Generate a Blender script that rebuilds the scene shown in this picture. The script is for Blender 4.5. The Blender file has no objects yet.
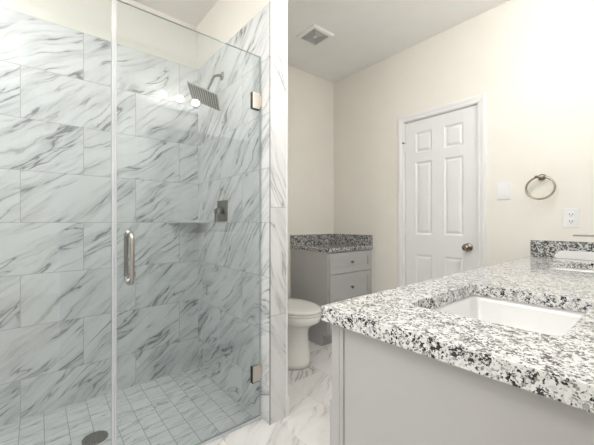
import bpy, bmesh, math, random
from mathutils import Vector, Matrix

C = bpy.context.scene.collection
SC = bpy.context.scene
CAM_H = 1.12
YAW = 39.8            # degrees clockwise from +Y
FPX = 313.0

# ------------------------------------------------------------------ camera
cd = bpy.data.cameras.new('camera')
cam = bpy.data.objects.new('camera', cd)
C.objects.link(cam)
cam.location = (0, 0, CAM_H)
cam.rotation_euler = (math.radians(90), 0, -math.radians(YAW))
cd.sensor_width = 36.0
cd.sensor_fit = 'HORIZONTAL'
cd.lens = 36.0 * FPX / 594.0
cd.clip_start = 0.02
SC.camera = cam

# ------------------------------------------------------------------ world, exposure, large lights
BULB_STRENGTH = 25.0
FILL_STRENGTH = 8.5  # glow of the added fill drums
WORLD_STRENGTH = 1.3
w = bpy.data.worlds.new('world')
SC.world = w
w.use_nodes = True
w.node_tree.nodes['Background'].inputs[0].default_value = (0.97, 0.98, 1.0, 1)
w.node_tree.nodes['Background'].inputs[1].default_value = WORLD_STRENGTH
SC.view_settings.view_transform = 'Standard'
SC.view_settings.look = 'None'
SC.view_settings.gamma = 1
SC.view_settings.use_curve_mapping = False
SC.view_settings.exposure = 1.17
SC.cycles.max_bounces = 12
SC.cycles.transparent_max_bounces = 16
SC.cycles.use_denoising = True
SC.cycles.sample_clamp_indirect = 6


# ------------------------------------------------------------------ node helpers
class NT:
    def __init__(s, name):
        s.m = bpy.data.materials.new(name)
        s.m.use_nodes = True
        s.t = s.m.node_tree
        s.t.nodes.clear()
        s.out = s.t.nodes.new('ShaderNodeOutputMaterial')

    def n(s, typ, **kw):
        nd = s.t.nodes.new(typ)
        for k, v in kw.items():
            setattr(nd, k, v)
        return nd

    def put(s, sock, v):
        if v is None:
            return
        if isinstance(v, bpy.types.NodeSocket):
            s.t.links.new(v, sock)
        else:
            sock.default_value = v

    def math(s, op, a, b=None, c=None, clamp=False):
        nd = s.n('ShaderNodeMath', operation=op)
        nd.use_clamp = clamp
        for i, v in enumerate((a, b, c)):
            s.put(nd.inputs[i], v)
        return nd.outputs[0]

    def vec(s, x, y, z=0.0):
        nd = s.n('ShaderNodeCombineXYZ')
        for i, v in enumerate((x, y, z)):
            s.put(nd.inputs[i], v)
        return nd.outputs[0]

    def ramp(s, v, a, b, lo=0.0, hi=1.0):
        nd = s.n('ShaderNodeMapRange')
        nd.interpolation_type = 'SMOOTHSTEP'
        s.put(nd.inputs[0], v)
        for i, x in enumerate((a, b, lo, hi)):
            s.put(nd.inputs[i + 1], x)
        return nd.outputs[0]

    def noise(s, vec, scale, detail=2.0, rough=0.5, dist=0.0, color=False):
        nd = s.n('ShaderNodeTexNoise')
        s.put(nd.inputs['Vector'], vec)
        nd.inputs['Scale'].default_value = scale
        nd.inputs['Detail'].default_value = detail
        nd.inputs['Roughness'].default_value = rough
        nd.inputs['Distortion'].default_value = dist
        return nd.outputs['Color' if color else 0]

    def mix(s, f, a, b, mode='MIX'):
        nd = s.n('ShaderNodeMix', data_type='RGBA', blend_type=mode)
        s.put(nd.inputs[0], f)
        s.put(nd.inputs[6], a)
        s.put(nd.inputs[7], b)
        return nd.outputs[2]

    def pos(s):
        g = s.n('ShaderNodeNewGeometry')
        sp = s.n('ShaderNodeSeparateXYZ')
        s.put(sp.inputs[0], g.outputs['Position'])
        return g.outputs['Position'], sp.outputs[0], sp.outputs[1], sp.outputs[2]

    def principled(s, color, rough=0.5, metal=0.0, ior=1.45, coat=0.0, normal=None):
        p = s.n('ShaderNodeBsdfPrincipled')
        s.put(p.inputs['Base Color'], color)
        s.put(p.inputs['Roughness'], rough)
        p.inputs['Metallic'].default_value = metal
        p.inputs['IOR'].default_value = ior
        p.inputs['Coat Weight'].default_value = coat
        p.inputs['Coat Roughness'].default_value = 0.03
        if normal is not None:
            s.put(p.inputs['Normal'], normal)
        s.t.links.new(p.outputs[0], s.out.inputs[0])
        return s.m

    def bump(s, h, strength, dist=0.001):
        b = s.n('ShaderNodeBump')
        b.inputs['Strength'].default_value = strength
        b.inputs['Distance'].default_value = dist
        s.put(b.inputs['Height'], h)
        return b.outputs[0]


def plain(name, col, rough=0.5, metal=0.0, ior=1.45, coat=0.0, wear=0.03, bump=0.0, bscale=300.0):
    t = NT(name)
    p, x, y, z = t.pos()
    nz = t.noise(p, 6.0, 3.0)
    f = t.ramp(nz, 0.3, 0.7)
    a = tuple(c * (1 - wear) for c in col) + (1,)
    b = tuple(min(1, c * (1 + wear)) for c in col) + (1,)
    nrm = t.bump(t.noise(p, bscale, 2.0), bump, 0.0005) if bump else None
    return t.principled(t.mix(f, a, b), rough, metal, ior, coat, nrm)


def marble(name, u, v, tw, th, u0, v0, bond=True, angle=35, grout=0.003, scale=1.0,
           base=(0.80, 0.81, 0.815), dark=(0.27, 0.28, 0.29), gcol=(0.42, 0.42, 0.41), rough=0.22, strength=1.0, seed=0.0,
           warp=1.0):
    """glazed marble-look tile; u, v in 'xyz' name the world axes of the face"""
    t = NT(name)
    p, X, Y, Z = t.pos()
    ax = {'x': X, 'y': Y, 'z': Z}
    U = ax[u[-1]]
    if u[0] == '-':
        U = t.math('MULTIPLY', U, -1.0)
    V = ax[v]
    rf = t.math('DIVIDE', t.math('SUBTRACT', V, v0), th)
    row = t.math('FLOOR', rf)
    fv = t.math('FRACT', t.math('ADD', rf, 100.0))
    uu = t.math('DIVIDE', t.math('SUBTRACT', U, u0), tw)
    if bond:
        odd = t.math('FLOORED_MODULO', row, 2.0)
        uu = t.math('ADD', uu, t.math('MULTIPLY', odd, 0.5))
    col = t.math('FLOOR', uu)
    fu = t.math('FRACT', t.math('ADD', uu, 100.0))
    du = t.math('MULTIPLY', t.math('MINIMUM', fu, t.math('SUBTRACT', 1.0, fu)), tw)
    dv = t.math('MULTIPLY', t.math('MINIMUM', fv, t.math('SUBTRACT', 1.0, fv)), th)
    d = t.math('MINIMUM', du, dv)
    gm = t.ramp(d, grout * 0.35, grout * 0.75, 1.0, 0.0)
    wn = t.n('ShaderNodeTexWhiteNoise', noise_dimensions='3D')
    t.put(wn.inputs['Vector'], t.vec(col, row, seed + 3.7))
    rs = t.n('ShaderNodeSeparateXYZ')
    t.put(rs.inputs[0], wn.outputs['Color'])
    # local coordinates, rotated so that 'a' runs along the veins
    ang = t.math('ADD', math.radians(angle), t.math('MULTIPLY', t.math('SUBTRACT', rs.outputs[2], 0.5), 0.22))
    ca, sa = t.math('COSINE', ang), t.math('SINE', ang)
    a = t.math('ADD', t.math('MULTIPLY', U, ca), t.math('MULTIPLY', V, sa))
    b = t.math('SUBTRACT', t.math('MULTIPLY', V, ca), t.math('MULTIPLY', U, sa))
    a = t.math('ADD', t.math('MULTIPLY', a, scale), t.math('MULTIPLY', rs.outputs[0], 37.0))
    b = t.math('ADD', t.math('MULTIPLY', b, scale), t.math('MULTIPLY', rs.outputs[1], 37.0))
    # warp
    w0 = t.noise(t.vec(t.math('MULTIPLY', a, 1.5), t.math('MULTIPLY', b, 2.6), 0.0), 1.0, 2.0, 0.5)
    w1 = t.noise(t.vec(t.math('MULTIPLY', a, 7.0), t.math('MULTIPLY', b, 16.0), 5.0), 1.0, 3.0, 0.6)
    bw = t.math('ADD', b, t.math('MULTIPLY', t.math('SUBTRACT', w0, 0.5), 0.26 * warp))
    bw = t.math('ADD', bw, t.math('MULTIPLY', t.math('SUBTRACT', w1, 0.5), 0.045 * warp))
    # soft broad streaks
    n1 = t.noise(t.vec(t.math('MULTIPLY', a, 1.3), t.math('MULTIPLY', bw, 9.0), 1.0), 1.0, 4.0, 0.6)
    soft = t.ramp(n1, 0.44, 0.70)
    # feathery mid streaks
    n2 = t.noise(t.vec(t.math('MULTIPLY', a, 3.0), t.math('MULTIPLY', bw, 34.0), 2.0), 1.0, 4.0, 0.65)
    mid = t.math('MULTIPLY', t.ramp(n2, 0.47, 0.70), t.ramp(n1, 0.40, 0.58))
    # sharp veins: ridges of a noise
    n3 = t.noise(t.vec(t.math('MULTIPLY', a, 1.1), t.math('MULTIPLY', bw, 8.5), 4.0), 1.0, 3.0, 0.5)
    rid = t.math('ABSOLUTE', t.math('SUBTRACT', n3, 0.5))
    msk = t.ramp(t.noise(t.vec(t.math('MULTIPLY', a, 2.4), t.math('MULTIPLY', b, 6.0), 9.0), 1.0, 2.0), 0.40, 0.60)
    sharp = t.math('MULTIPLY', t.ramp(rid, 0.0, 0.015, 1.0, 0.0), msk)
    halo = t.math('MULTIPLY', t.ramp(rid, 0.0, 0.075, 1.0, 0.0), t.math('ADD', t.math('MULTIPLY', msk, 0.8), 0.2))
    k = t.math('MULTIPLY', soft, 0.20)
    k = t.math('ADD', k, t.math('MULTIPLY', mid, 0.36))
    k = t.math('ADD', k, t.math('MULTIPLY', halo, 0.24))
    k = t.math('ADD', k, t.math('MULTIPLY', sharp, 0.68))
    k = t.math('MULTIPLY', k, strength, clamp=True)
    colr = t.mix(k, base + (1,), dark + (1,))
    colr = t.mix(gm, colr, gcol + (1,))
    r = t.math('ADD', t.math('MULTIPLY', gm, 0.5), rough)
    nrm = t.bump(t.math('SUBTRACT', 1.0, gm), 0.25, 0.001)
    return t.principled(colr, r, 0.0, 1.5, 0.0, nrm)


def granite(name, bright=1.0, gloss=False, scale=1.0, k=0.0):
    t = NT(name)
    p, X, Y, Z = t.pos()
    wv = t.noise(p, 90.0 * scale, 2.0, 0.5, color=True)
    vm = t.n('ShaderNodeVectorMath', operation='MULTIPLY_ADD')
    t.put(vm.inputs[0], wv)
    vm.inputs[1].default_value = (0.012, 0.012, 0.012)
    t.put(vm.inputs[2], p)
    q = vm.outputs[0]

    def cells(sc, off):
        v = t.n('ShaderNodeTexVoronoi')
        v.inputs['Scale'].default_value = sc * scale
        mp = t.n('ShaderNodeVectorMath', operation='ADD')
        t.put(mp.inputs[0], q)
        mp.inputs[1].default_value = (off, off * 1.7, off * 0.6)
        t.put(v.inputs['Vector'], mp.outputs[0])
        s = t.n('ShaderNodeSeparateXYZ')
        t.put(s.inputs[0], v.outputs['Color'])
        return s.outputs
    c1 = cells(120.0, 0.0)
    c2 = cells(190.0, 3.1)
    c3 = cells(85.0, 7.7)
    clump = t.noise(p, 42.0, 2.0)
    B = bright
    base = t.mix(t.ramp(c1[0], 0.1, 0.9), (0.88 * B, 0.88 * B, 0.87 * B, 1), (0.68 * B, 0.68 * B, 0.675 * B, 1))
    # warm grey feldspar cells
    m1 = t.math('GREATER_THAN', c3[1], 0.85)
    base = t.mix(m1, base, (0.42 * B, 0.405 * B, 0.39 * B, 1))
    m2 = t.math('GREATER_THAN', c2[1], 0.88)
    base = t.mix(m2, base, (0.22 * B, 0.21 * B, 0.205 * B, 1))
    thr = t.math('ADD', t.ramp(clump, 0.42, 0.62, 1.0 - k, 0.70 - k), 0.0)
    m3 = t.math('GREATER_THAN', c1[1], thr)
    base = t.mix(m3, base, (0.022, 0.022, 0.026, 1))
    thr2 = t.ramp(clump, 0.42, 0.60, 0.985 - k, 0.84 - k)
    m4 = t.math('GREATER_THAN', c2[2], thr2)
    base = t.mix(m4, base, (0.04, 0.04, 0.045, 1))
    m5 = t.math('GREATER_THAN', c3[2], 0.9)
    base = t.mix(m5, base, (0.88 * B, 0.88 * B, 0.87 * B, 1))
    if gloss:
        return t.principled(base, 0.05, 0.0, 1.9)
    return t.principled(base, 0.10, 0.0, 1.55)


def glass_mat(name, tint, base_ref=0.05, rough=0.0):
    t = NT(name)
    g = t.n('ShaderNodeNewGeometry')
    dp = t.n('ShaderNodeVectorMath', operation='DOT_PRODUCT')
    t.put(dp.inputs[0], g.outputs['Incoming'])
    t.put(dp.inputs[1], g.outputs['Normal'])
    c = t.math('ABSOLUTE', dp.outputs['Value'])
    f = t.math('POWER', t.math('SUBTRACT', 1.0, c, clamp=True), 5.0)
    f = t.math('ADD', t.math('MULTIPLY', f, 1 - base_ref), base_ref)
    tr = t.n('ShaderNodeBsdfTransparent')
    tr.inputs[0].default_value = tint + (1,)
    gl = t.n('ShaderNodeBsdfGlossy')
    gl.inputs['Color'].default_value = (1, 1, 1, 1)
    gl.inputs['Roughness'].default_value = rough
    mx = t.n('ShaderNodeMixShader')
    t.put(mx.inputs[0], f)
    t.t.links.new(tr.outputs[0], mx.inputs[1])
    t.t.links.new(gl.outputs[0], mx.inputs[2])
    t.t.links.new(mx.outputs[0], t.out.inputs[0])
    return t.m


def emit(name, col, strength):
    t = NT(name)
    e = t.n('ShaderNodeEmission')
    e.inputs[0].default_value = col + (1,)
    e.inputs[1].default_value = strength
    t.t.links.new(e.outputs[0], t.out.inputs[0])
    return t.m


TZ = 1.12   # a horizontal grout line sits here
M = {}
M['tile_back'] = marble('marble_tile_back', 'x', 'z', 0.61, 0.305, 0.539, TZ, angle=36, seed=1.0, scale=1.2, strength=1.25)
M['tile_side'] = marble('marble_tile_side', '-y', 'z', 0.61, 0.305, -2.335, TZ, angle=40, seed=7.0, scale=1.15, strength=1.2)
M['tile_left'] = marble('marble_tile_left', 'y', 'z', 0.61, 0.305, 0.1, TZ, angle=35, seed=11.0)
M['tile_end'] = marble('marble_tile_end', 'x', 'z', 0.305, 0.605, 0.95, 0.60, bond=False, angle=118, seed=15.0,
                       base=(0.80, 0.80, 0.80), strength=0.75)
M['tile_pan'] = marble('marble_mosaic_floor', 'x', 'y', 0.105, 0.105, 0.034, 0.104, bond=False, angle=12, scale=2.3, seed=21.0,
                       gcol=(0.33, 0.33, 0.32), rough=0.25, grout=0.0035, strength=0.85)
M['tile_floor'] = marble('marble_floor', '-y', 'x', 0.61, 0.305, 0.13, 0.13, angle=122, seed=33.0, scale=0.75, warp=1.3, grout=0.0018,
                         base=(0.82, 0.80, 0.785), dark=(0.34, 0.31, 0.29), gcol=(0.6, 0.58, 0.56), rough=0.14, strength=0.8)
M['paint'] = plain('cream_wall_paint', (0.87, 0.842, 0.775), 0.6, wear=0.008, bump=0.12, bscale=220)
M['ceil'] = plain('ceiling_paint', (0.93, 0.92, 0.895), 0.75, wear=0.01, bump=0.15, bscale=160)
M['trim'] = plain('white_trim_paint', (0.86, 0.86, 0.86), 0.32, wear=0.008)
M['door'] = plain('white_door_paint', (0.84, 0.84, 0.845), 0.36, wear=0.008)
M['cab'] = plain('grey_cabinet_paint', (0.50, 0.49, 0.488), 0.38, wear=0.015)
M['cab_dark'] = plain('dark_cabinet_interior', (0.16, 0.155, 0.15), 0.6, wear=0.02)
M['granite'] = granite('speckled_granite', 0.95, scale=1.6, k=0.03)
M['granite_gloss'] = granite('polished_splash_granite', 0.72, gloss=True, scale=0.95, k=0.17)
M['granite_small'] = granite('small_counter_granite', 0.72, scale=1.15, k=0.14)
M['porcelain'] = plain('white_porcelain', (0.88, 0.88, 0.87), 0.08, ior=1.5, coat=0.3, wear=0.004)
M['toilet'] = plain('warm_white_porcelain', (0.92, 0.905, 0.86), 0.10, ior=1.5, coat=0.3, wear=0.004)
M['nickel'] = plain('brushed_nickel', (0.46, 0.44, 0.41), 0.28, 1.0, wear=0.04)
M['nickel_dark'] = plain('satin_nickel', (0.27, 0.26, 0.24), 0.38, 1.0, wear=0.05)
M['hinge'] = plain('warm_nickel', (0.72, 0.66, 0.60), 0.33, 1.0, wear=0.03)
M['chrome'] = plain('chrome', (0.72, 0.71, 0.69), 0.12, 1.0, wear=0.02)
M['bronze'] = plain('antique_nickel', (0.33, 0.29, 0.23), 0.25, 1.0, wear=0.08)
M['black'] = plain('black_gasket', (0.03, 0.03, 0.03), 0.6)
M['edge_trim'] = plain('grey_metal_edge', (0.30, 0.30, 0.30), 0.4, 0.8)
M['plastic'] = plain('white_plastic', (0.87, 0.87, 0.87), 0.3, wear=0.004)
M['slot'] = plain('dark_slot', (0.08, 0.08, 0.08), 0.6)
M['vent'] = plain('off_white_vent', (0.9, 0.9, 0.88), 0.45, wear=0.01)
M['vent_grey'] = plain('grey_vent_louvre', (0.66, 0.655, 0.65), 0.5, wear=0.03)
M['glass'] = glass_mat('shower_glass', (0.885, 0.908, 0.910), 0.052)
M['glass_edge'] = plain('glass_edge', (0.42, 0.47, 0.47), 0.15, ior=1.5)
M['seal'] = None
t = NT('milky_vinyl_seal')
_d = t.n('ShaderNodeBsdfPrincipled')
_d.inputs['Base Color'].default_value = (.84, .86, .90, 1)
_d.inputs['Roughness'].default_value = .15
_t = t.n('ShaderNodeBsdfTransparent')
_m = t.n('ShaderNodeMixShader')
_m.inputs[0].default_value = .42
t.t.links.new(_t.outputs[0], _m.inputs[1])
t.t.links.new(_d.outputs[0], _m.inputs[2])
t.t.links.new(_m.outputs[0], t.out.inputs[0])
M['seal'] = t.m
M['mirror'] = plain('mirror_silver', (0.92, 0.93, 0.93), 0.01, 1.0, wear=0.0)
M['bulb'] = emit('lit_bulb', (1.0, 0.99, 0.98), BULB_STRENGTH)
M['fill_lamp'] = emit('fill_glow', (1.0, 0.995, 0.99), FILL_STRENGTH)  # emission for the added, unseen fill drums
M['shelf'] = plain('white_marble_shelf', (0.60, 0.62, 0.62), 0.15)


# ------------------------------------------------------------------ geometry helpers (world coordinates)
def link(name, bm, mats, parent=None, smooth=False, bevel=0.0, seg=2):
    me = bpy.data.meshes.new(name)
    bmesh.ops.recalc_face_normals(bm, faces=bm.faces)
    if parent is not None:
        bm.transform(Matrix.Translation(-Vector(wloc(parent))))
    bm.to_mesh(me)
    bm.free()
    if not isinstance(mats, (list, tuple)):
        mats = [mats]
    for m in mats:
        me.materials.append(m)
    o = bpy.data.objects.new(name, me)
    C.objects.link(o)
    if parent is not None:
        o.parent = parent
    if smooth:
        for pl in me.polygons:
            pl.use_smooth = True
    if bevel:
        b = o.modifiers.new('bevel', 'BEVEL')
        b.width = bevel
        b.segments = seg
        b.limit_method = 'ANGLE'
        b.angle_limit = math.radians(50)
        b.use_clamp_overlap = True
        if smooth is False:
            pass
    return o


def wloc(o):
    v = Vector(o.location)
    while o.parent:
        o = o.parent
        v += Vector(o.location)
    return v


def thing(name, label, cat, loc, group=None):
    o = bpy.data.objects.new(name, None)
    C.objects.link(o)
    o.location = loc
    o.empty_display_size = 0.05
    o['label'] = label
    o['category'] = cat
    if group:
        o['group'] = group
    return o


def tag(o, label, cat, group=None):
    o['label'] = label
    o['category'] = cat
    if group:
        o['group'] = group
    return o


def struct(o):
    o['kind'] = 'structure'
    return o


def box(bm, x0, x1, y0, y1, z0, z1, mi=0):
    vs = [bm.verts.new((x, y, z)) for z in (z0, z1) for (x, y) in ((x0, y0), (x1, y0), (x1, y1), (x0, y1))]
    fs = [(0, 1, 2, 3), (4, 5, 6, 7), (0, 1, 5, 4), (1, 2, 6, 5), (2, 3, 7, 6), (3, 0, 4, 7)]
    for f in fs:
        fc = bm.faces.new([vs[i] for i in f])
        fc.material_index = mi
    return vs


def BX(*b, mi=0):
    bm = bmesh.new()
    box(bm, *b, mi=mi)
    return bm


def tube(bm, pts, r, seg=16, closed=False, caps=True):
    pts = [Vector(p) for p in pts]
    n = len(pts)
    rs = r if isinstance(r, (list, tuple)) else [r] * n
    rings = []
    ref = None
    for i, p in enumerate(pts):
        if closed:
            d = (pts[(i + 1) % n] - pts[i - 1]).normalized()
        else:
            d = (pts[min(i + 1, n - 1)] - pts[max(i - 1, 0)]).normalized()
        if ref is None:
            ref = d.orthogonal().normalized()
        ref = (ref - d * ref.dot(d)).normalized()
        o2 = d.cross(ref)
        rings.append([bm.verts.new(p + (ref * math.cos(2 * math.pi * k / seg) + o2 * math.sin(2 * math.pi * k / seg)) * rs[i])
                      for k in range(seg)])
    m = n if closed else n - 1
    for i in range(m):
        A, B = rings[i], rings[(i + 1) % n]
        for k in range(seg):
            f = bm.faces.new((A[k], A[(k + 1) % seg], B[(k + 1) % seg], B[k]))
            f.smooth = True
    if caps and not closed:
        bm.faces.new(rings[0])
        bm.faces.new(rings[-1])


def lathe(bm, prof, center, axis='z', seg=32, sx=1.0, sy=1.0):
    """prof: list of (radius, height)"""
    c = Vector(center)
    ax = {'z': lambda a, b, h: Vector((a, b, h)), 'x': lambda a, b, h: Vector((h, a, b)), 'y': lambda a, b, h: Vector((a, h, b))}[axis]
    rings = []
    for r, h in prof:
        if r <= 1e-6:
            rings.append([bm.verts.new(c + ax(0, 0, h))])
        else:
            rings.append([bm.verts.new(c + ax(r * sx * math.cos(2 * math.pi * k / seg), r * sy * math.sin(2 * math.pi * k / seg), h)) for k in range(seg)])
    for A, B in zip(rings, rings[1:]):
        for k in range(seg):
            k2 = (k + 1) % seg
            if len(A) == 1 and len(B) == 1:
                continue
            if len(A) == 1:
                f = bm.faces.new((A[0], B[k], B[k2]))
            elif len(B) == 1:
                f = bm.faces.new((A[k], A[k2], B[0]))
            else:
                f = bm.faces.new((A[k], A[k2], B[k2], B[k]))
            f.smooth = True


def loft(bm, rings, cap0=True, cap1=True, smooth=True):
    vs = [[bm.verts.new(p) for p in r] for r in rings]
    n = len(vs[0])
    for A, B in zip(vs, vs[1:]):
        for k in range(n):
            f = bm.faces.new((A[k], A[(k + 1) % n], B[(k + 1) % n], B[k]))
            f.smooth = smooth
    if cap0:
        bm.faces.new(vs[0])
    if cap1:
        bm.faces.new(vs[-1])
    return vs


def rrect(x0, x1, y0, y1, r, n=6):
    out = []
    for cx, cy, a0 in ((x1 - r, y1 - r, 0), (x0 + r, y1 - r, 90), (x0 + r, y0 + r, 180), (x1 - r, y0 + r, 270)):
        for i in range(n + 1):
            a = math.radians(a0 + 90 * i / n)
            out.append((cx + r * math.cos(a), cy + r * math.sin(a)))
    return out


def plate(bm, outer, holes, z0, z1):
    """flat slab with holes, between z0 and z1"""
    lo = []
    edges = []
    loops = []
    for lp in [outer] + holes:
        vs = [bm.verts.new((x, y, z1)) for x, y in lp]
        es = [bm.edges.new((vs[i], vs[(i + 1) % len(vs)])) for i in range(len(vs))]
        edges += es
        loops.append(vs)
    r = bmesh.ops.triangle_fill(bm, use_beauty=True, use_dissolve=False, edges=edges)
    faces = [g for g in r['geom'] if isinstance(g, bmesh.types.BMFace)]
    cop = {}
    for lp in loops:
        for v in lp:
            cop[v] = bm.verts.new((v.co.x, v.co.y, z0))
    for f in faces:
        bm.faces.new([cop[v] for v in reversed(f.verts)])
    for lp in loops:
        for i in range(len(lp)):
            a, b = lp[i], lp[(i + 1) % len(lp)]
            bm.faces.new((a, b, cop[b], cop[a]))


def recessed(bm, axis, u0, u1, v0, v1, face, depth, rail, rec, sgn, raised=False):
    """shaker / panelled front on a slab. axis 'y': face looks to -Y (u = X, v = Z). Slab from face to face+depth."""
    def P(u, v, d):
        return (u, face + d, v) if axis == 'y' else (face + sgn * d, u, v)
    def quad(a, b, c, d):
        bm.faces.new([bm.verts.new(q) for q in (a, b, c, d)])
    def ring(r0, d0, r1, d1):
        (a0, a1, b0, b1), (c0, c1, e0, e1) = r0, r1
        O = [P(a0, b0, d0), P(a1, b0, d0), P(a1, b1, d0), P(a0, b1, d0)]
        I = [P(c0, e0, d1), P(c1, e0, d1), P(c1, e1, d1), P(c0, e1, d1)]
        for k in range(4):
            quad(O[k], O[(k + 1) % 4], I[(k + 1) % 4], I[k])
    full = (u0, u1, v0, v1)
    inn = (u0 + rail, u1 - rail, v0 + rail, v1 - rail)
    ring(full, 0, inn, 0)
    inn2 = (inn[0] + .002, inn[1] - .002, inn[2] + .002, inn[3] - .002)
    ring(inn, 0, inn2, rec)
    quad(P(inn2[0], inn2[2], rec), P(inn2[1], inn2[2], rec), P(inn2[1], inn2[3], rec), P(inn2[0], inn2[3], rec))
    ring(full, 0, full, depth)
    quad(P(u0, v0, depth), P(u1, v0, depth), P(u1, v1, depth), P(u0, v1, depth))
    bmesh.ops.remove_doubles(bm, verts=bm.verts, dist=1e-5)


# ------------------------------------------------------------------ layout numbers
XD = 2.615       # wall with the door, the outlet and the towel ring
YB = 2.485       # far wall
YT = 2.424       # face of the shower's back tile
XS = 0.992       # tile face of the stub wall, shower side
XT = 1.118       # toilet side of the stub wall
YE = 1.424       # near end of the stub wall
XL = -0.78       # left wall
HC = 2.716       # ceiling
ZP = -0.025      # shower floor
GY = 1.513       # glass plane
TILE_TOP = 2.34

# ------------------------------------------------------------------ the setting
o = struct(link('floor', BX(XS + .005, XD + .1, -.12, YB + .1, -.1, 0.0), M['tile_floor']))
o = struct(link('floor', BX(XL - .1, XS + .005, -.12, GY - .012, -.1, 0.0), M['tile_floor']))
o = struct(link('floor_shower', BX(XL - .1, XS + .0, GY - .012, YB + .1, -.12, ZP), M['tile_pan']))
struct(link('floor_bedroom', BX(-3.0, 3.0, -4.0, -.12, -.1, 0.0), plain('bedroom_carpet', (0.55, 0.50, 0.44), 0.9)))
struct(link('wall_bedroom', BX(-3.0, 3.0, -3.3, -3.2, -.1, HC), M['paint']))
struct(link('ceiling_bedroom', BX(-3.0, 3.0, -3.3, -.121, HC, HC + .1), M['ceil']))
struct(link('ceiling', BX(XL - .1, XD + .1, -.12, YB + .1, HC, HC + .1), M['ceil']))
struct(link('wall_back', BX(XL - .1, XD + .1, YB, YB + .1, -.1, HC), M['paint']))
# door wall with its door opening
DY0, DY1, DZ = 0.955, 1.593, 2.045
bm = bmesh.new()
box(bm, XD, XD + .1, -.12, DY0, -.1, HC)
box(bm, XD, XD + .1, DY1, YB, -.1, HC)
box(bm, XD, XD + .1, DY0, DY1, DZ, HC)
struct(link('wall_right', bm, M['paint']))
struct(link('wall_left', BX(XL - .1, XL, -.12, YB + .1, -.12, HC), M['paint']))
# rear wall with the opening the picture is taken from
OX0, OX1, OZ = -0.62, 0.15, 2.02
bm = bmesh.new()
box(bm, XL, OX0, -.12, 0, -.1, HC)
box(bm, OX1, XD, -.12, 0, -.1, HC)
box(bm, OX0, OX1, -.12, 0, OZ, HC)
struct(link('wall_rear', bm, M['paint']))
bm = bmesh.new()
for x0, x1 in ((OX0 - .055, OX0 + .004), (OX1 - .004, OX1 + .055)):
    box(bm, x0, x1, 0.0005, .016, 0.0, OZ + .055)
box(bm, OX0 - .055, OX1 + .055, 0.0005, .016, OZ, OZ + .055)
for x0, x1 in ((OX0, OX0 + .012), (OX1 - .012, OX1)):
    box(bm, x0, x1, -.12, 0.0, 0.0, OZ)
box(bm, OX0, OX1, -.12, 0.0, OZ - .012, OZ)
struct(link('trim_1', bm, M['trim']))

# shower wall tile
struct(link('wall_shower_back', BX(XL + .0, XS, YT, YB, ZP - .05, TILE_TOP), M['tile_back']))
struct(link('wall_shower_left', BX(XL, XL + .012, GY - .09, YT, ZP - .05, TILE_TOP), M['tile_left']))
# stub wall: drywall core, tile on the shower side and on its end
bm = bmesh.new()
box(bm, XS + .012, XT, YE + .012, YB, -.1, TILE_TOP)
struct(link('wall_stub', BX(XS + .012, XT, YE + .012, YB, -.1, HC), M['paint']))
struct(link('wall_stub_edge', BX(1.104, XT, YE + .002, YE + .012, 0.0, HC), M['trim']))
struct(link('wall_shower_side', BX(XS, XS + .012, YE + .0015, YT, ZP - .05, TILE_TOP), M['tile_side']))
struct(link('wall_stub_end', BX(XS + .0015, 1.104, YE, YE + .012, 0, TILE_TOP), M['tile_end']))
struct(link('wall_stub_top', BX(XS + .012, 1.104, YE + .002, YE + .012, TILE_TOP, HC), M['paint']))
struct(link('trim_2', BX(XS - .0015, XS + .0025, YE - .0015, YE + .0025, 0, TILE_TOP), M['edge_trim']))

# baseboards
def baseboard(name, x0, x1, y0, y1):
    bm = bmesh.new()
    box(bm, x0, x1, y0, y1, 0.0, .112)
    struct(link(name, bm, M['trim'], bevel=.005))
baseboard('baseboard_stub', XT, XT + .014, YE + .002, YB)
baseboard('baseboard_back', XT + .014, 1.98, YB - .014, YB)
baseboard('baseboard_right', XD - .014, XD, .625, DY0 - .062)
baseboard('baseboard_rear', OX1 + .056, .618, 0.0, .014)
baseboard('baseboard_right_far', XD - .014, XD, DY1 + .062, 1.95)

# ------------------------------------------------------------------ the six-panel door
door = bpy.data.objects.new('door_1', None)
C.objects.link(door)
door.location = (XD + .02, .967, 0)
struct(door)
bm = bmesh.new()
y0, y1 = .967, 1.581
xf = XD + .012           # slab face
panels = []
for a, b in ((1.074, 1.228), (1.332, 1.484)):
    for c, d in ((1.743, 1.927), (1.015, 1.66), (.22, .835)):
        panels.append((a, b, c, d))
ys = sorted({y0, y1, 1.074, 1.228, 1.332, 1.484})
zs = sorted({.006, 2.032, .22, .835, 1.015, 1.66, 1.743, 1.927})
for i in range(len(ys) - 1):
    for j in range(len(zs) - 1):
        a, b, c, d = ys[i], ys[i + 1], zs[j], zs[j + 1]
        if any(abs(a - p[0]) < 1e-6 and abs(c - p[2]) < 1e-6 for p in panels):
            continue
        bm.faces.new([bm.verts.new(q) for q in ((xf, a, c), (xf, b, c), (xf, b, d), (xf, a, d))])
def rect(a, b, c, d, x, k):
    return [(x, a + k, c + k), (x, b - k, c + k), (x, b - k, d - k), (x, a + k, d - k)]
for a, b, c, d in panels:
    R = [rect(a, b, c, d, xf, 0), rect(a, b, c, d, xf + .007, .008), rect(a, b, c, d, xf + .009, .016),
         rect(a, b, c, d, xf + .002, .034)]
    for r0, r1 in zip(R, R[1:]):
        for k in range(4):
            bm.faces.new([bm.verts.new(q) for q in (r0[k], r0[(k + 1) % 4], r1[(k + 1) % 4], r1[k])])
    bm.faces.new([bm.verts.new(q) for q in R[-1]])
for (p, q) in (((y0, .006), (y1, .006)), ((y1, .006), (y1, 2.032)), ((y1, 2.032), (y0, 2.032)), ((y0, 2.032), (y0, .006))):
    bm.faces.new([bm.verts.new(v) for v in ((xf, p[0], p[1]), (xf, q[0], q[1]), (xf + .035, q[0], q[1]), (xf + .035, p[0], p[1]))])
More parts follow.
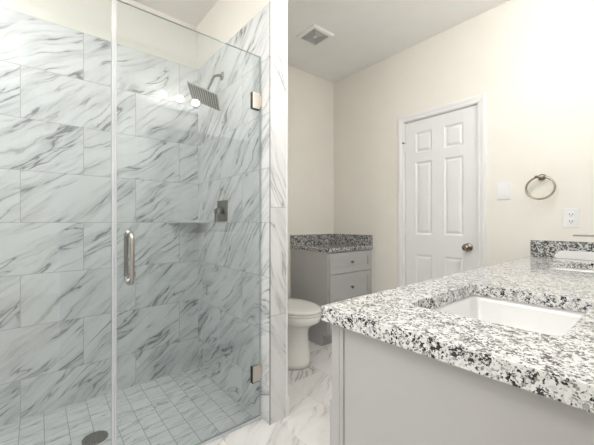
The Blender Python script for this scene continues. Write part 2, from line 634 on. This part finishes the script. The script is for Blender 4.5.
bm.faces.new([bm.verts.new(v) for v in ((xf + .035, y0, .006), (xf + .035, y1, .006), (xf + .035, y1, 2.032), (xf + .035, y0, 2.032))])
bmesh.ops.remove_doubles(bm, verts=bm.verts, dist=1e-5)
link('door_slab', bm, M['door'], door)
# frame (jamb and casing)
bm = bmesh.new()
box(bm, XD + .0, XD + .08, DY0, y0 - .003, 0, DZ)
box(bm, XD + .0, XD + .08, y1 + .003, DY1, 0, DZ)
box(bm, XD + .0, XD + .08, DY0, DY1, 2.036, DZ)
link('door_frame', bm, M['trim'], door)
bm = bmesh.new()
cw = .057
prof = [(0, .0), (0, .010), (.012, .013), (.022, .012), (.034, .017), (.050, .018), (cw, .014), (cw, .0)]  # (outward, thickness)
ia, ib, it = DY0 + .004, DY1 - .004, DZ - .004
rings = []
for base, dy, dz in (((ia, 0.0), -1, 0), ((ia, it), -1, 1), ((ib, it), 1, 1), ((ib, 0.0), 1, 0)):
    rings.append([(XD - th, base[0] + dy * o_, base[1] + dz * o_) for o_, th in prof])
loft(bm, rings, smooth=False)
link('casing', bm, M['trim'], door)
# knob with rosette
bm = bmesh.new()
lathe(bm, [(0, 0), (.033, 0), (.033, -.006), (.027, -.011), (.012, -.014), (.011, -.034), (.018, -.038), (.027, -.046),
           (.0285, -.056), (.024, -.066), (.013, -.071), (0, -.072)], (xf, 1.034, .924), 'x')
link('door_knob', bm, M['bronze'], door)
bm = bmesh.new()
box(bm, xf - .001, xf + .02, y0 - .0028, y0 + .0015, .90, .96)
link('latch_plate', bm, M['nickel_dark'], door)
for z in (.22, 1.04, 1.80):
    bm = bmesh.new()
    tube(bm, [(xf - .006, y1 + .002, z - .045), (xf - .006, y1 + .002, z + .045)], .0055, 10)
    link('hinge', bm, M['plastic'], door)
bm = bmesh.new()
tube(bm, [(xf - .006, y1 + .006, 1.85), (xf - .03, y1 + .008, 1.85)], .004, 8)
lathe(bm, [(0, 0), (.008, 0), (.008, -.008), (0, -.009)], (xf - .03, y1 + .008, 1.85), 'x', 12)
link('hinge_stop', bm, M['nickel_dark'], door)

# ------------------------------------------------------------------ shower glass
GT = .010
def pane(name, x0, x1, z0, z1, parent):
    bm = bmesh.new()
    box(bm, x0, x1, GY - GT / 2, GY + GT / 2, z0, z1)
    for f in bm.faces:
        f.material_index = 0 if abs(f.calc_center_median().y - GY) > GT / 2 - 1e-4 else 1
    return link(name, bm, [M['glass'], M['glass_edge']], parent)

fixed = thing('glass_panel', 'fixed clear glass shower panel, left of the glass door with the handle', 'glass panel', (-.25, GY, 0))
pane('pane', XL + .014, .243, .012, 2.067, fixed)
bm = bmesh.new()
box(bm, XL + .014, .243, GY - .010, GY + .010, 0.0, .012)
link('bottom_channel', bm, M['chrome'], fixed)
sdoor = thing('shower_door', 'frameless clear glass shower door with a D-shaped pull handle', 'shower door', (.62, GY, 0))
pane('pane', .262, .984, .016, 2.067, sdoor)
bm = bmesh.new()
box(bm, .262, .984, GY - .007, GY + .007, .002, .016)
link('door_sweep', bm, M['seal'], sdoor)
bm = bmesh.new()
box(bm, .2435, .2515, GY - .008, GY + .008, .014, 2.067)
link('clear_seal', bm, M['seal'], sdoor)
bm = bmesh.new()
box(bm, .2540, .2615, GY - .007, GY + .007, .014, 2.067)
link('clear_seal', bm, M['seal'], sdoor)
# handle: back to back D pull
for s, nm in ((-1, 'handle_outside'), (1, 'handle_inside')):
    zt, zb, r = 1.072, .862, .0095
    hx = .310
    pts = []
    d = .052
    yb = GY + s * GT / 2
    R = .028
    pts.append((hx, yb, zt))
    pts.append((hx, yb + s * (d - R), zt))
    for i in range(1, 7):
        a = math.radians(90 * i / 6)
        pts.append((hx, yb + s * (d - R + R * math.sin(a)), zt - R + R * math.cos(a)))
    for i in range(0, 7):
        a = math.radians(90 * i / 6)
        pts.append((hx, yb + s * (d - R + R * math.cos(a)), zb + R - R * math.sin(a)))
    pts.append((hx, yb, zb))
    bm = bmesh.new()
    tube(bm, pts, r, 16)
    for z in (zt, zb):
        lathe(bm, [(0, 0), (.014, 0), (.014, s * .004), (0, s * .004)], (hx, yb, z), 'y', 20)
    h = link(nm, bm, M['nickel'], sdoor)
# hinges
for z in (1.808, .267):
    bm = bmesh.new()
    for s in (-1, 1):
        a, b = sorted((GY + s * GT / 2, GY + s * (GT / 2 + .007)))
        box(bm, .931, .978, a, b, z - .045, z + .045)
        a, b = sorted((GY + s * (GT / 2 - .001), GY + s * (GT / 2 + .006)))
        box(bm, .976, .991, a, b, z - .032, z + .032)
    tube(bm, [(.983, GY, z - .034), (.983, GY, z + .034)], .0075, 12)
    hg = link('hinge', bm, M['hinge'], sdoor, bevel=.002)
    bm = bmesh.new()
    for s in (-1, 1):
        a, b = sorted((GY + s * (GT / 2 - .001), GY + s * (GT / 2 + .004)))
        box(bm, .927, .932, a, b, z - .047, z + .045)
        box(bm, .927, .978, a, b, z - .049, z - .0445)
    g = link('gasket', bm, M['black'], hg)

# ------------------------------------------------------------------ shower fittings
sh = thing('rain_shower', 'square brushed nickel rain shower head on an angled wall arm', 'shower head', (XS, 2.0, 2.13))
bm = bmesh.new()
cen = Vector((.860, 2.0, 1.955))
e1 = Vector((.165, -.111, -.079)).normalized()
nrm = Vector((-.38, .04, -.92))
nrm = (nrm - e1 * nrm.dot(e1)).normalized()
e2 = nrm.cross(e1).normalized()
hw = .102
mat = Matrix((e1, e2, -nrm)).transposed().to_4x4()
mat.translation = cen
def local(bm_, fn):
    b2 = bmesh.new()
    fn(b2)
    b2.transform(mat)
    me = bpy.data.meshes.new('tmp')
    b2.to_mesh(me)
    b2.free()
    bm_.from_mesh(me)
    bpy.data.meshes.remove(me)
local(bm, lambda b: box(b, -hw, hw, -hw, hw, 0, .008))
def hub(b):
    lathe(b, [(.03, .008), (.028, .014), (.016, .02), (.014, .034), (0, .034)], (0, 0, 0), 'z', 24)
local(bm, hub)
link('head_plate', bm, M['nickel'], sh)
bm = bmesh.new()
def nubs(b):
    n = 12
    for i in range(n):
        u = -hw + .012 + (2 * hw - .024) * i / (n - 1)
        box(b, u - .0045, u + .0045, -hw + .008, hw - .008, -.0022, 0.0)
local(bm, nubs)
link('nozzle_rows', bm, plain('grey_rubber', (.09, .09, .085), .5), sh)
bm = bmesh.new()
top = mat @ Vector((0, 0, .03))
a0 = Vector((XS, 2.0, 2.135))
a1 = Vector((.955, 2.0, 2.13))
a2 = Vector((.93, 2.0, 2.115))
pts = [a0, (a0 + a1) / 2, a1, a2, a2.lerp(top, .5), top]
tube(bm, pts, .0085, 14)
link('arm', bm, M['nickel_dark'], sh)
bm = bmesh.new()
lathe(bm, [(0, 0), (.028, 0), (.028, -.005), (.018, -.012), (0, -.013)], (XS, 2.0, 2.135), 'x', 28)
link('flange', bm, M['nickel'], sh)

va = thing('shower_valve', 'square brushed nickel shower valve plate with lever handle on marble', 'shower valve', (XS, 1.992, 1.2))
bm = bmesh.new()
box(bm, XS - .008, XS, 1.92, 2.064, 1.128, 1.272)
link('valve_plate', bm, M['nickel_dark'], va, bevel=.002)
bm = bmesh.new()
tube(bm, [(XS - .008, 1.992, 1.198), (XS - .05, 1.992, 1.198)], .021, 24)
link('valve_stem', bm, M['nickel'], va)
bm = bmesh.new()
box(bm, XS - .058, XS - .040, 1.974, 2.012, 1.182, 1.214)
box(bm, XS - .058, XS - .048, 1.984, 2.002, 1.122, 1.19)
link('lever', bm, M['nickel_dark'], va, bevel=.003)

bm = bmesh.new()
v = [(XS, YT), (XS - .235, YT), (XS - .222, YT - .022), (XS - .03, YT - .213), (XS, YT - .225)]
loft(bm, [[(x, y, 1.116) for x, y in v], [(x, y, 1.136) for x, y in v]], smooth=False)
tag(link('corner_shelf', bm, M['shelf'], bevel=.002), 'small triangular white stone shelf in the shower corner', 'shelf')

dr = thing('floor_drain', 'round grey metal drain grate in the shower floor', 'drain', (.24, 1.96, ZP))
bm = bmesh.new()
lathe(bm, [(.052, .0005), (.060, .0005), (.060, .004), (.056, .005), (.052, .004), (.052, .0005)], (.24, 1.96, ZP), 'z', 40)
link('drain_ring', bm, M['nickel_dark'], dr)
bm = bmesh.new()
lathe(bm, [(0, .0), (.052, .0), (.052, .0012), (0, .0012)], (.24, 1.96, ZP), 'z', 32)
link('drain_cup', bm, M['slot'], dr)
bm = bmesh.new()
for i in range(-4, 5):
    o_ = i * .0115
    hl = math.sqrt(max(0, .0535 ** 2 - o_ ** 2))
    box(bm, .24 + o_ - .0022, .24 + o_ + .0022, 1.96 - hl, 1.96 + hl, ZP + .0012, ZP + .0042)
    box(bm, .24 - hl, .24 + hl, 1.96 + o_ - .0022, 1.96 + o_ + .0022, ZP + .0012, ZP + .0040)
link('drain_grate', bm, M['nickel_dark'], dr)

# ------------------------------------------------------------------ toilet (back to the far wall, bowl towards the room)
TX, TYc = 1.58, 1.945
to = thing('toilet', 'white elongated toilet with closed lid beside the grey drawer cabinet', 'toilet', (TX, 2.1, 0))
def egg(cx, cy, a, bf, bb, z, n=48):
    out = []
    for k in range(n):
        t_ = 2 * math.pi * k / n
        c, s = math.cos(t_), math.sin(t_)
        b = bb if s > 0 else bf
        out.append((cx + a * c, cy + b * s, z))
    return out
bm = bmesh.new()
R = [egg(TX, 1.99, .154, .188, .30, 0.0), egg(TX, 1.99, .149, .184, .30, .04), egg(TX, 1.99, .137, .176, .29, .16),
     egg(TX, 1.985, .126, .172, .28, .26), egg(TX, 1.98, .130, .182, .27, .30), egg(TX, 1.965, .155, .230, .26, .345),
     egg(TX, 1.96, .180, .272, .25, .37), egg(TX, 1.96, .184, .278, .25, .405), egg(TX, 1.96, .180, .272, .25, .418)]
loft(bm, R)
link('bowl', bm, M['toilet'], to)
bm = bmesh.new()
R = [egg(TX, 1.96, .183, .276, .225, .419), egg(TX, 1.96, .187, .281, .228, .424), egg(TX, 1.96, .187, .281, .228, .434),
     egg(TX, 1.96, .184, .277, .226, .4375)]
loft(bm, R)
link('seat', bm, M['toilet'], to)
bm = bmesh.new()
R = [egg(TX, 1.96, .180, .272, .222, .4405), egg(TX, 1.96, .188, .281, .226, .444), egg(TX, 1.96, .189, .282, .227, .453),
     egg(TX, 1.96, .182, .272, .222, .461), egg(TX, 1.96, .160, .245, .205, .465), egg(TX, 1.96, .09, .14, .12, .4665)]
loft(bm, R)
link('lid', bm, M['toilet'], to)
for s in (-1, 1):
    bm = bmesh.new()
    tube(bm, [(TX + s * .075, 2.195, .438), (TX + s * .075, 2.195, .472)], .013, 14)
    link('seat_hinge', bm, M['black'], to)
bm = bmesh.new()
R = [[(x, y, z) for x, y in rrect(TX - w_, TX + w_, 2.285 - g_, 2.47, .03)] for w_, g_, z in
     ((.155, 0, .38), (.175, .0, .42), (.185, .003, .60), (.19, .005, .735))]
loft(bm, R)
link('tank', bm, M['toilet'], to)
bm = bmesh.new()
R = [[(x, y, z) for x, y in rrect(TX - .198, TX + .198, 2.268, 2.475, .03)] for z in (.7355, .765)]
loft(bm, R)
link('tank_lid', bm, M['toilet'], to, bevel=.006)
bm = bmesh.new()
tube(bm, [(TX - .13, 2.283, .68), (TX - .13, 2.262, .68)], .012, 14)
tube(bm, [(TX - .135, 2.262, .68), (TX - .07, 2.262, .674)], .006, 10)
link('flush_lever', bm, M['chrome'], to)

# ------------------------------------------------------------------ small drawer cabinet in the corner
CX0, CX1, CY0, CY1 = 1.986, XD - .002, 1.962, YB - .002
sc = thing('drawer_cabinet', 'grey shaker drawer cabinet in the far corner beside the toilet', 'cabinet', (2.3, 2.2, 0))
bm = bmesh.new()
prof2 = [(CY0 + .07, 0), (CY1, 0), (CY1, .853), (CY0, .853), (CY0, .10), (CY0 + .07, .10)]
loft(bm, [[(CX0, y, z) for y, z in prof2], [(CX1, y, z) for y, z in prof2]], smooth=False)
link('body', bm, M['cab'], sc)
zz = [(.655, .842), (.375, .647), (.118, .367)]
for a, b in zz:
    bm = bmesh.new()
    recessed(bm, 'y', CX0 + .016, CX1 - .02, a, b, CY0 - .0185, .018, .05, .011, 1)
    d = link('drawer', bm, M['cab'], sc)
    bm = bmesh.new()
    lathe(bm, [(0, .0), (.006, 0), (.006, -.012), (.013, -.018), (.0145, -.024), (.010, -.029), (0, -.03)],
          ((CX0 + CX1) / 2, CY0 - .0075, (a + b) / 2), 'y', 20)
    link('knob', bm, M['nickel_dark'], d)
st = thing('small_countertop', 'small speckled granite countertop with backsplashes in the far corner', 'countertop', (2.3, 2.2, .854))
bm = bmesh.new()
box(bm, CX0 - .006, XD - .001, CY0 - .024, YB - .001, .854, .89)
link('slab', bm, M['granite_small'], st, bevel=.003)
bm = bmesh.new()
box(bm, CX0 - .006, XD - .021, YB - .021, YB - .001, .8902, .992)
link('backsplash', bm, M['granite_small'], st, bevel=.002)
bm = bmesh.new()
box(bm, XD - .021, XD - .001, CY0 - .02, YB - .001, .8902, .992)
link('side_splash', bm, M['granite_small'], st, bevel=.002)

# ------------------------------------------------------------------ double vanity
VX0, VX1, VY0, VY1 = .625, XD - .002, .003, .600
va2 = thing('vanity_cabinet', 'long grey double-sink vanity cabinet under the large granite countertop', 'vanity', (1.6, .3, 0))
bm = bmesh.new()
box(bm, VX0 + .002, VX0 + .020, VY0, VY1 - .044, 0, .849)
link('end_panel', bm, M['cab'], va2)
bm = bmesh.new()
pr = [(VY0, .10), (VY1 - .045, .10), (VY1 - .045, .67), (VY0, .67)]
loft(bm, [[(VX0 + .021, y, z) for y, z in pr], [(VX1, y, z) for y, z in pr]], smooth=False)
link('body', bm, M['cab_dark'], va2)
bm = bmesh.new()
for x0, x1 in ((VX0, VX0 + .04), (1.27, 1.31), (1.915, 1.955), (VX1 - .04, VX1)):
    box(bm, x0, x1, VY1 - .026, VY1, .0 if x0 == VX0 else .10, .849)
for z0, z1 in ((.10, .14), (.63, .67), (.81, .849)):
    for x0, x1 in ((VX0 + .04, 1.27), (1.31, 1.915), (1.955, VX1 - .04)):
        box(bm, x0, x1, VY1 - .026, VY1, z0, z1)
link('face_frame', bm, M['cab'], va2)
bm = bmesh.new()
box(bm, VX0 + .0008, VX0 + .038, VY1 - .0405, VY1 - .0262, 0, .849)
link('filler_strip', bm, M['cab'], va2, bevel=.001)
bm = bmesh.new()
box(bm, VX0 + .04, VX1, VY1 - .09, VY1 - .075, 0, .0995)
link('toe_kick', bm, M['cab_dark'], va2)
def vfront(nm, x0, x1, z0, z1, kx, kz):
    bm = bmesh.new()
    recessed(bm, 'y', x0, x1, z0, z1, 0, .018, .05, .007, 1)
    bmesh.ops.transform(bm, matrix=Matrix.Translation((0, VY1 + .0195, 0)) @ Matrix.Scale(-1, 4, (0, 1, 0)), verts=bm.verts)
    d = link(nm, bm, M['cab'], va2)
    if kx is not None:
        bm = bmesh.new()
        lathe(bm, [(0, .0), (.006, 0), (.006, .012), (.013, .018), (.0145, .024), (.010, .029), (0, .03)],
              (kx, VY1 + .0195 if z1 - z0 > .3 else VY1 + .0125, kz), 'y', 20)
        link('knob', bm, M['nickel_dark'], d)
for x0, x1 in ((VX0 + .012, .962), (.966, 1.288), (1.938, 2.262), (2.266, VX1 - .014)):
    vfront('door', x0, x1, .118, .62, (x1 - .03) if x0 in (VX0 + .012, 1.938) else (x0 + .03), .58)
for a, b in ((.118, .36), (.364, .62), (.65, .83)):
    vfront('drawer', 1.293, 1.933, a, b, 1.613, (a + b) / 2)

SINKS = [(.805, 1.255), (1.965, 2.415)]
SY0, SY1 = .142, .478
ct = thing('countertop', 'long speckled white, grey and black granite countertop with two sink cutouts', 'countertop', (1.6, .3, .851))
bm = bmesh.new()
outer = [(.603, .002), (XD - .001, .002), (XD - .001, .624)] + [(.603 + .008 - .008 * math.sin(math.radians(a)), .624 - .008 + .008 * math.cos(math.radians(a))) for a in (0, 30, 60, 90)]
plate(bm, outer, [rrect(a, b, SY0, SY1, .028) for a, b in SINKS], .851, .89)
link('slab', bm, M['granite'], ct, bevel=.004, seg=3)
bm = bmesh.new()
box(bm, XD - .022, XD - .001, .024, .622, .8902, 1.0)
link('side_splash', bm, M['granite_gloss'], ct, bevel=.0015)
bm = bmesh.new()
box(bm, .66, XD - .001, .002, .022, .8902, .995)
link('backsplash', bm, M['granite'], ct, bevel=.0015)
labs = ['white rectangular undermount sink, the large near one in the countertop',
        'white undermount sink at the far end of the countertop, seen as a thin sliver']
for (a, b), lb in zip(SINKS, labs):
    s = thing('sink', lb, 'sink', ((a + b) / 2, .31, .70), 'undermount vanity sinks')
    bm = bmesh.new()
    zt = .8505
    outs = [rrect(a - .025, b + .025, SY0 - .025, SY1 + .025, .04, 8), rrect(a - .004, b + .004, SY0 - .004, SY1 + .004, .03, 8),
            rrect(a + .002, b - .002, SY0 + .002, SY1 - .002, .035, 8), rrect(a + .015, b - .015, SY0 + .012, SY1 - .012, .045, 8),
            rrect(a + .045, b - .045, SY0 + .04, SY1 - .04, .06, 8), rrect(a + .16, b - .16, SY0 + .12, SY1 - .12, .04, 8)]
    zs_ = [zt, zt, zt - .02, zt - .10, zt - .135, zt - .145]
    R = [[(x, y, z) for x, y in r] for r, z in zip(outs, zs_)]
    # underside
    Ro = [rrect(a + .16, b - .16, SY0 + .12, SY1 - .12, .04, 8), rrect(a + .02, b - .02, SY0 + .02, SY1 - .02, .06, 8),
          rrect(a - .006, b + .006, SY0 - .006, SY1 + .006, .04, 8), rrect(a - .025, b + .025, SY0 - .025, SY1 + .025, .04, 8)]
    zo = [zt - .158, zt - .15, zt - .015, zt - .012]
    R2 = [[(x, y, z) for x, y in r] for r, z in zip(Ro, zo)]
    vs = loft(bm, list(reversed(R)) , cap0=True, cap1=False)
    vs = loft(bm, R2, cap0=True, cap1=False)
    bmesh.ops.remove_doubles(bm, verts=bm.verts, dist=1e-6)
    link('basin', bm, M['porcelain'], s)
    bm = bmesh.new()
    lathe(bm, [(0, .003), (.018, .004), (.022, .002), (.022, 0), (0, 0)], ((a + b) / 2, .31, zt - .1449), 'z', 24)
    link('sink_drain', bm, M['chrome'], s)
    bm = bmesh.new()
    box(bm, a + .0315, a + .0335, .296, .324, zt - .075, zt - .068)
    link('overflow_slot', bm, M['slot'], s)
fl = ['flat-spouted chrome faucet of the near sink, spout tip showing at the right edge', 'chrome faucet behind the far sink by the side splash']
for (a, b), lb in zip(SINKS, fl):
    c = (a + b) / 2
    f = thing('faucet', lb, 'faucet', (c, .075, .89), 'vanity faucets')
    bm = bmesh.new()
    box(bm, c - .022, c + .022, .055, .099, .8905, 1.086)
    link('faucet_body', bm, M['chrome'], f, bevel=.003)
    bm = bmesh.new()
    box(bm, c - .021, c + .021, .056, .157, 1.0865, 1.0905)
    link('spout', bm, M['nickel_dark'], f, bevel=.0012)
    bm = bmesh.new()
    box(bm, c - .006, c + .006, .035, .054, 1.0, 1.012)
    box(bm, c - .006, c + .006, .028, .036, 1.0, 1.06)
    link('lever', bm, M['chrome'], f, bevel=.001)

bm = bmesh.new()  # plain low white form, its identity not known
yz = [(.10, .8905), (.480, .8905), (.490, .900), (.486, .912), (.468, .934), (.450, .942), (.12, .942), (.10, .925)]
loft(bm, [[(2.572, y, z) for y, z in yz], [(2.5915, y, z) for y, z in yz]], smooth=False)
tag(link('form', bm, M['porcelain'], bevel=.002), 'low white tray standing against the granite side splash at the far end', 'form')

# ------------------------------------------------------------------ things on the door wall
sw = thing('light_switch', 'white rocker light switch plate on the cream wall', 'light switch', (XD, .785, 1.35))
bm = bmesh.new()
box(bm, XD - .006, XD - .0002, .742, .829, 1.286, 1.412)
link('switch_plate', bm, M['plastic'], sw, bevel=.002)
for y in (.787,):
    bm = bmesh.new()
    box(bm, XD - .010, XD - .006, y - .017, y + .017, 1.316, 1.382)
    link('rocker', bm, M['plastic'], sw, bevel=.001)
ou = thing('power_outlet', 'white duplex outlet plate on the wall above the side splash', 'outlet', (XD, .412, 1.15))
bm = bmesh.new()
box(bm, XD - .006, XD - .0002, .373, .452, 1.088, 1.210)
link('outlet_plate', bm, M['plastic'], ou, bevel=.002)
for z in (1.127, 1.171):
    bm = bmesh.new()
    box(bm, XD - .009, XD - .006, .396, .430, z - .015, z + .015)
    r = link('receptacle', bm, M['plastic'], ou, bevel=.002)
    bm = bmesh.new()
    for y in (.406, .420):
        box(bm, XD - .0096, XD - .009, y - .0016, y + .0016, z - .004, z + .007)
    tube(bm, [(XD - .009, .413, z - .009), (XD - .0096, .413, z - .009)], .0028, 10)
    link('slot', bm, M['slot'], r)

tr = thing('towel_ring', 'round antique nickel towel ring on a wall post', 'towel ring', (XD, .57, 1.43))
bm = bmesh.new()
lathe(bm, [(0, 0), (.022, 0), (.022, -.005), (.010, -.008), (.009, -.040), (0, -.041)], (XD, .562, 1.424), 'x', 24)
tube(bm, [(XD - .046, .533, 1.424), (XD - .046, .591, 1.424)], .0095, 14)
link('post', bm, M['bronze'], tr)
bm = bmesh.new()
pts = [(XD - .046 - .004 * (1 - math.cos(a)), .562 + .077 * math.sin(a), 1.350 + .074 * math.cos(a)) for a in [2 * math.pi * k / 56 for k in range(56)]]
tube(bm, pts, .0062, 12, closed=True)
link('ring', bm, M['bronze'], tr)

# ------------------------------------------------------------------ ceiling vent
ve = thing('ceiling_vent', 'square white exhaust fan grille on the ceiling', 'vent', (1.83, 1.957, HC))
bm = bmesh.new()
vx0, vx1, vy0, vy1 = 1.712, 1.945, 1.84, 2.073
def sq(k, z):
    return [(vx0 + k, vy0 + k, z), (vx1 - k, vy0 + k, z), (vx1 - k, vy1 - k, z), (vx0 + k, vy1 - k, z)]
loft(bm, [sq(0, HC), sq(0.0, HC - .006), sq(.008, HC - .014), sq(.030, HC - .016), sq(.032, HC - .006)], cap0=True, cap1=True, smooth=False)
link('vent_frame', bm, M['vent'], ve)
bm = bmesh.new()
n = 9
for i in range(n):
    k = .036 + i * .0088
    a = [(vx0 + k, vy0 + k), (vx1 - k, vy0 + k), (vx1 - k, vy1 - k), (vx0 + k, vy1 - k)]
    for j in range(4):
        p, q = a[j], a[(j + 1) % 4]
        x0, x1 = sorted((p[0], q[0]))
        y0_, y1_ = sorted((p[1], q[1]))
        box(bm, x0 - .0018, x1 + .0018, y0_ - .0018, y1_ + .0018, HC - .014, HC - .0062)
link('vent_louvre', bm, M['vent_grey'], ve)
bm = bmesh.new()
cx, cy = (vx0 + vx1) / 2, (vy0 + vy1) / 2
lathe(bm, [(0, -.018), (.013, -.0175), (.016, -.014), (.016, -.006), (0, -.006)], (cx, cy, HC), 'z', 20)
link('vent_hub', bm, M['vent'], ve)

# ------------------------------------------------------------------ mirror and lamps on the rear wall (seen in the glass)
mi = thing('wall_mirror', 'frameless mirror on the rear wall above the double vanity', 'mirror', (1.6, .004, 1.5))
bm = bmesh.new()
box(bm, .70, 2.56, .0005, .006, 1.02, 2.02)
link('mirror_glass', bm, M['mirror'], mi)
for k, (cx, lb) in enumerate(((1.022, 'three-globe vanity light over the near sink, mirrored in the shower glass'),)):
    vl = thing('vanity_light', lb, 'vanity light', (cx, 0, 2.22))
    bm = bmesh.new()
    box(bm, cx - .22, cx + .22, .0005, .022, 2.19, 2.25)
    link('back_plate', bm, M['trim'], vl, bevel=.003)
    for dx in (-.150, 0, .150):
        bm = bmesh.new()
        tube(bm, [(cx + dx, .022, 2.22), (cx + dx, .10, 2.22)], .008, 10)
        lathe(bm, [(0, 0), (.02, 0), (.02, .025), (0, .025)], (cx + dx, .10, 2.208), 'z', 20)
        link('arm', bm, M['nickel'], vl)
        bm = bmesh.new()
        lathe(bm, [(.032 * math.sin(math.pi * q / 12), -.032 * math.cos(math.pi * q / 12)) for q in range(13)], (cx + dx, .10, 2.265), 'z', 24)
        link('globe_bulb', bm, M['bulb'], vl)

def ceil_fill(x, y, r, drop, h, label):  # unseen glowing drum, added to brighten the room
    cl = thing('ceiling_fill', label, 'ceiling light', (x, y, HC))
    bm = bmesh.new()
    lathe(bm, [(0, 0), (.07, 0), (.065, -.02), (.012, -.024), (.012, -max(drop, .025)), (0, -max(drop, .025))], (x, y, HC), 'z', 32)
    link('fill_canopy', bm, M['trim'], cl)
    bm = bmesh.new()
    lathe(bm, [(.02, -drop - .002), (r - .01, -drop), (r, -drop - .01), (r, -drop - h + .01), (r - .01, -drop - h), (0, -drop - h)], (x, y, HC), 'z', 40)
    link('fill_drum', bm, M['fill_lamp'], cl)
ceil_fill(1.22, .70, .16, .012, .04, 'small flat glowing drum above the near sink, added as unseen fill light')  # added to even out the room light
ceil_fill(1.93, .24, .12, .28, .10, 'glowing white drum hung over the far sink, added as unseen fill light')  # added uplight for the ceiling
ceil_fill(-.47, .95, .22, .12, .14, 'large glowing white drum left of the doorway, added as unseen fill light')  # added fill from the left, outside the view
ceil_fill(-.45, 1.98, .11, .05, .05, 'small round glowing drum above the shower floor, added as unseen fill light')  # added to brighten the shower
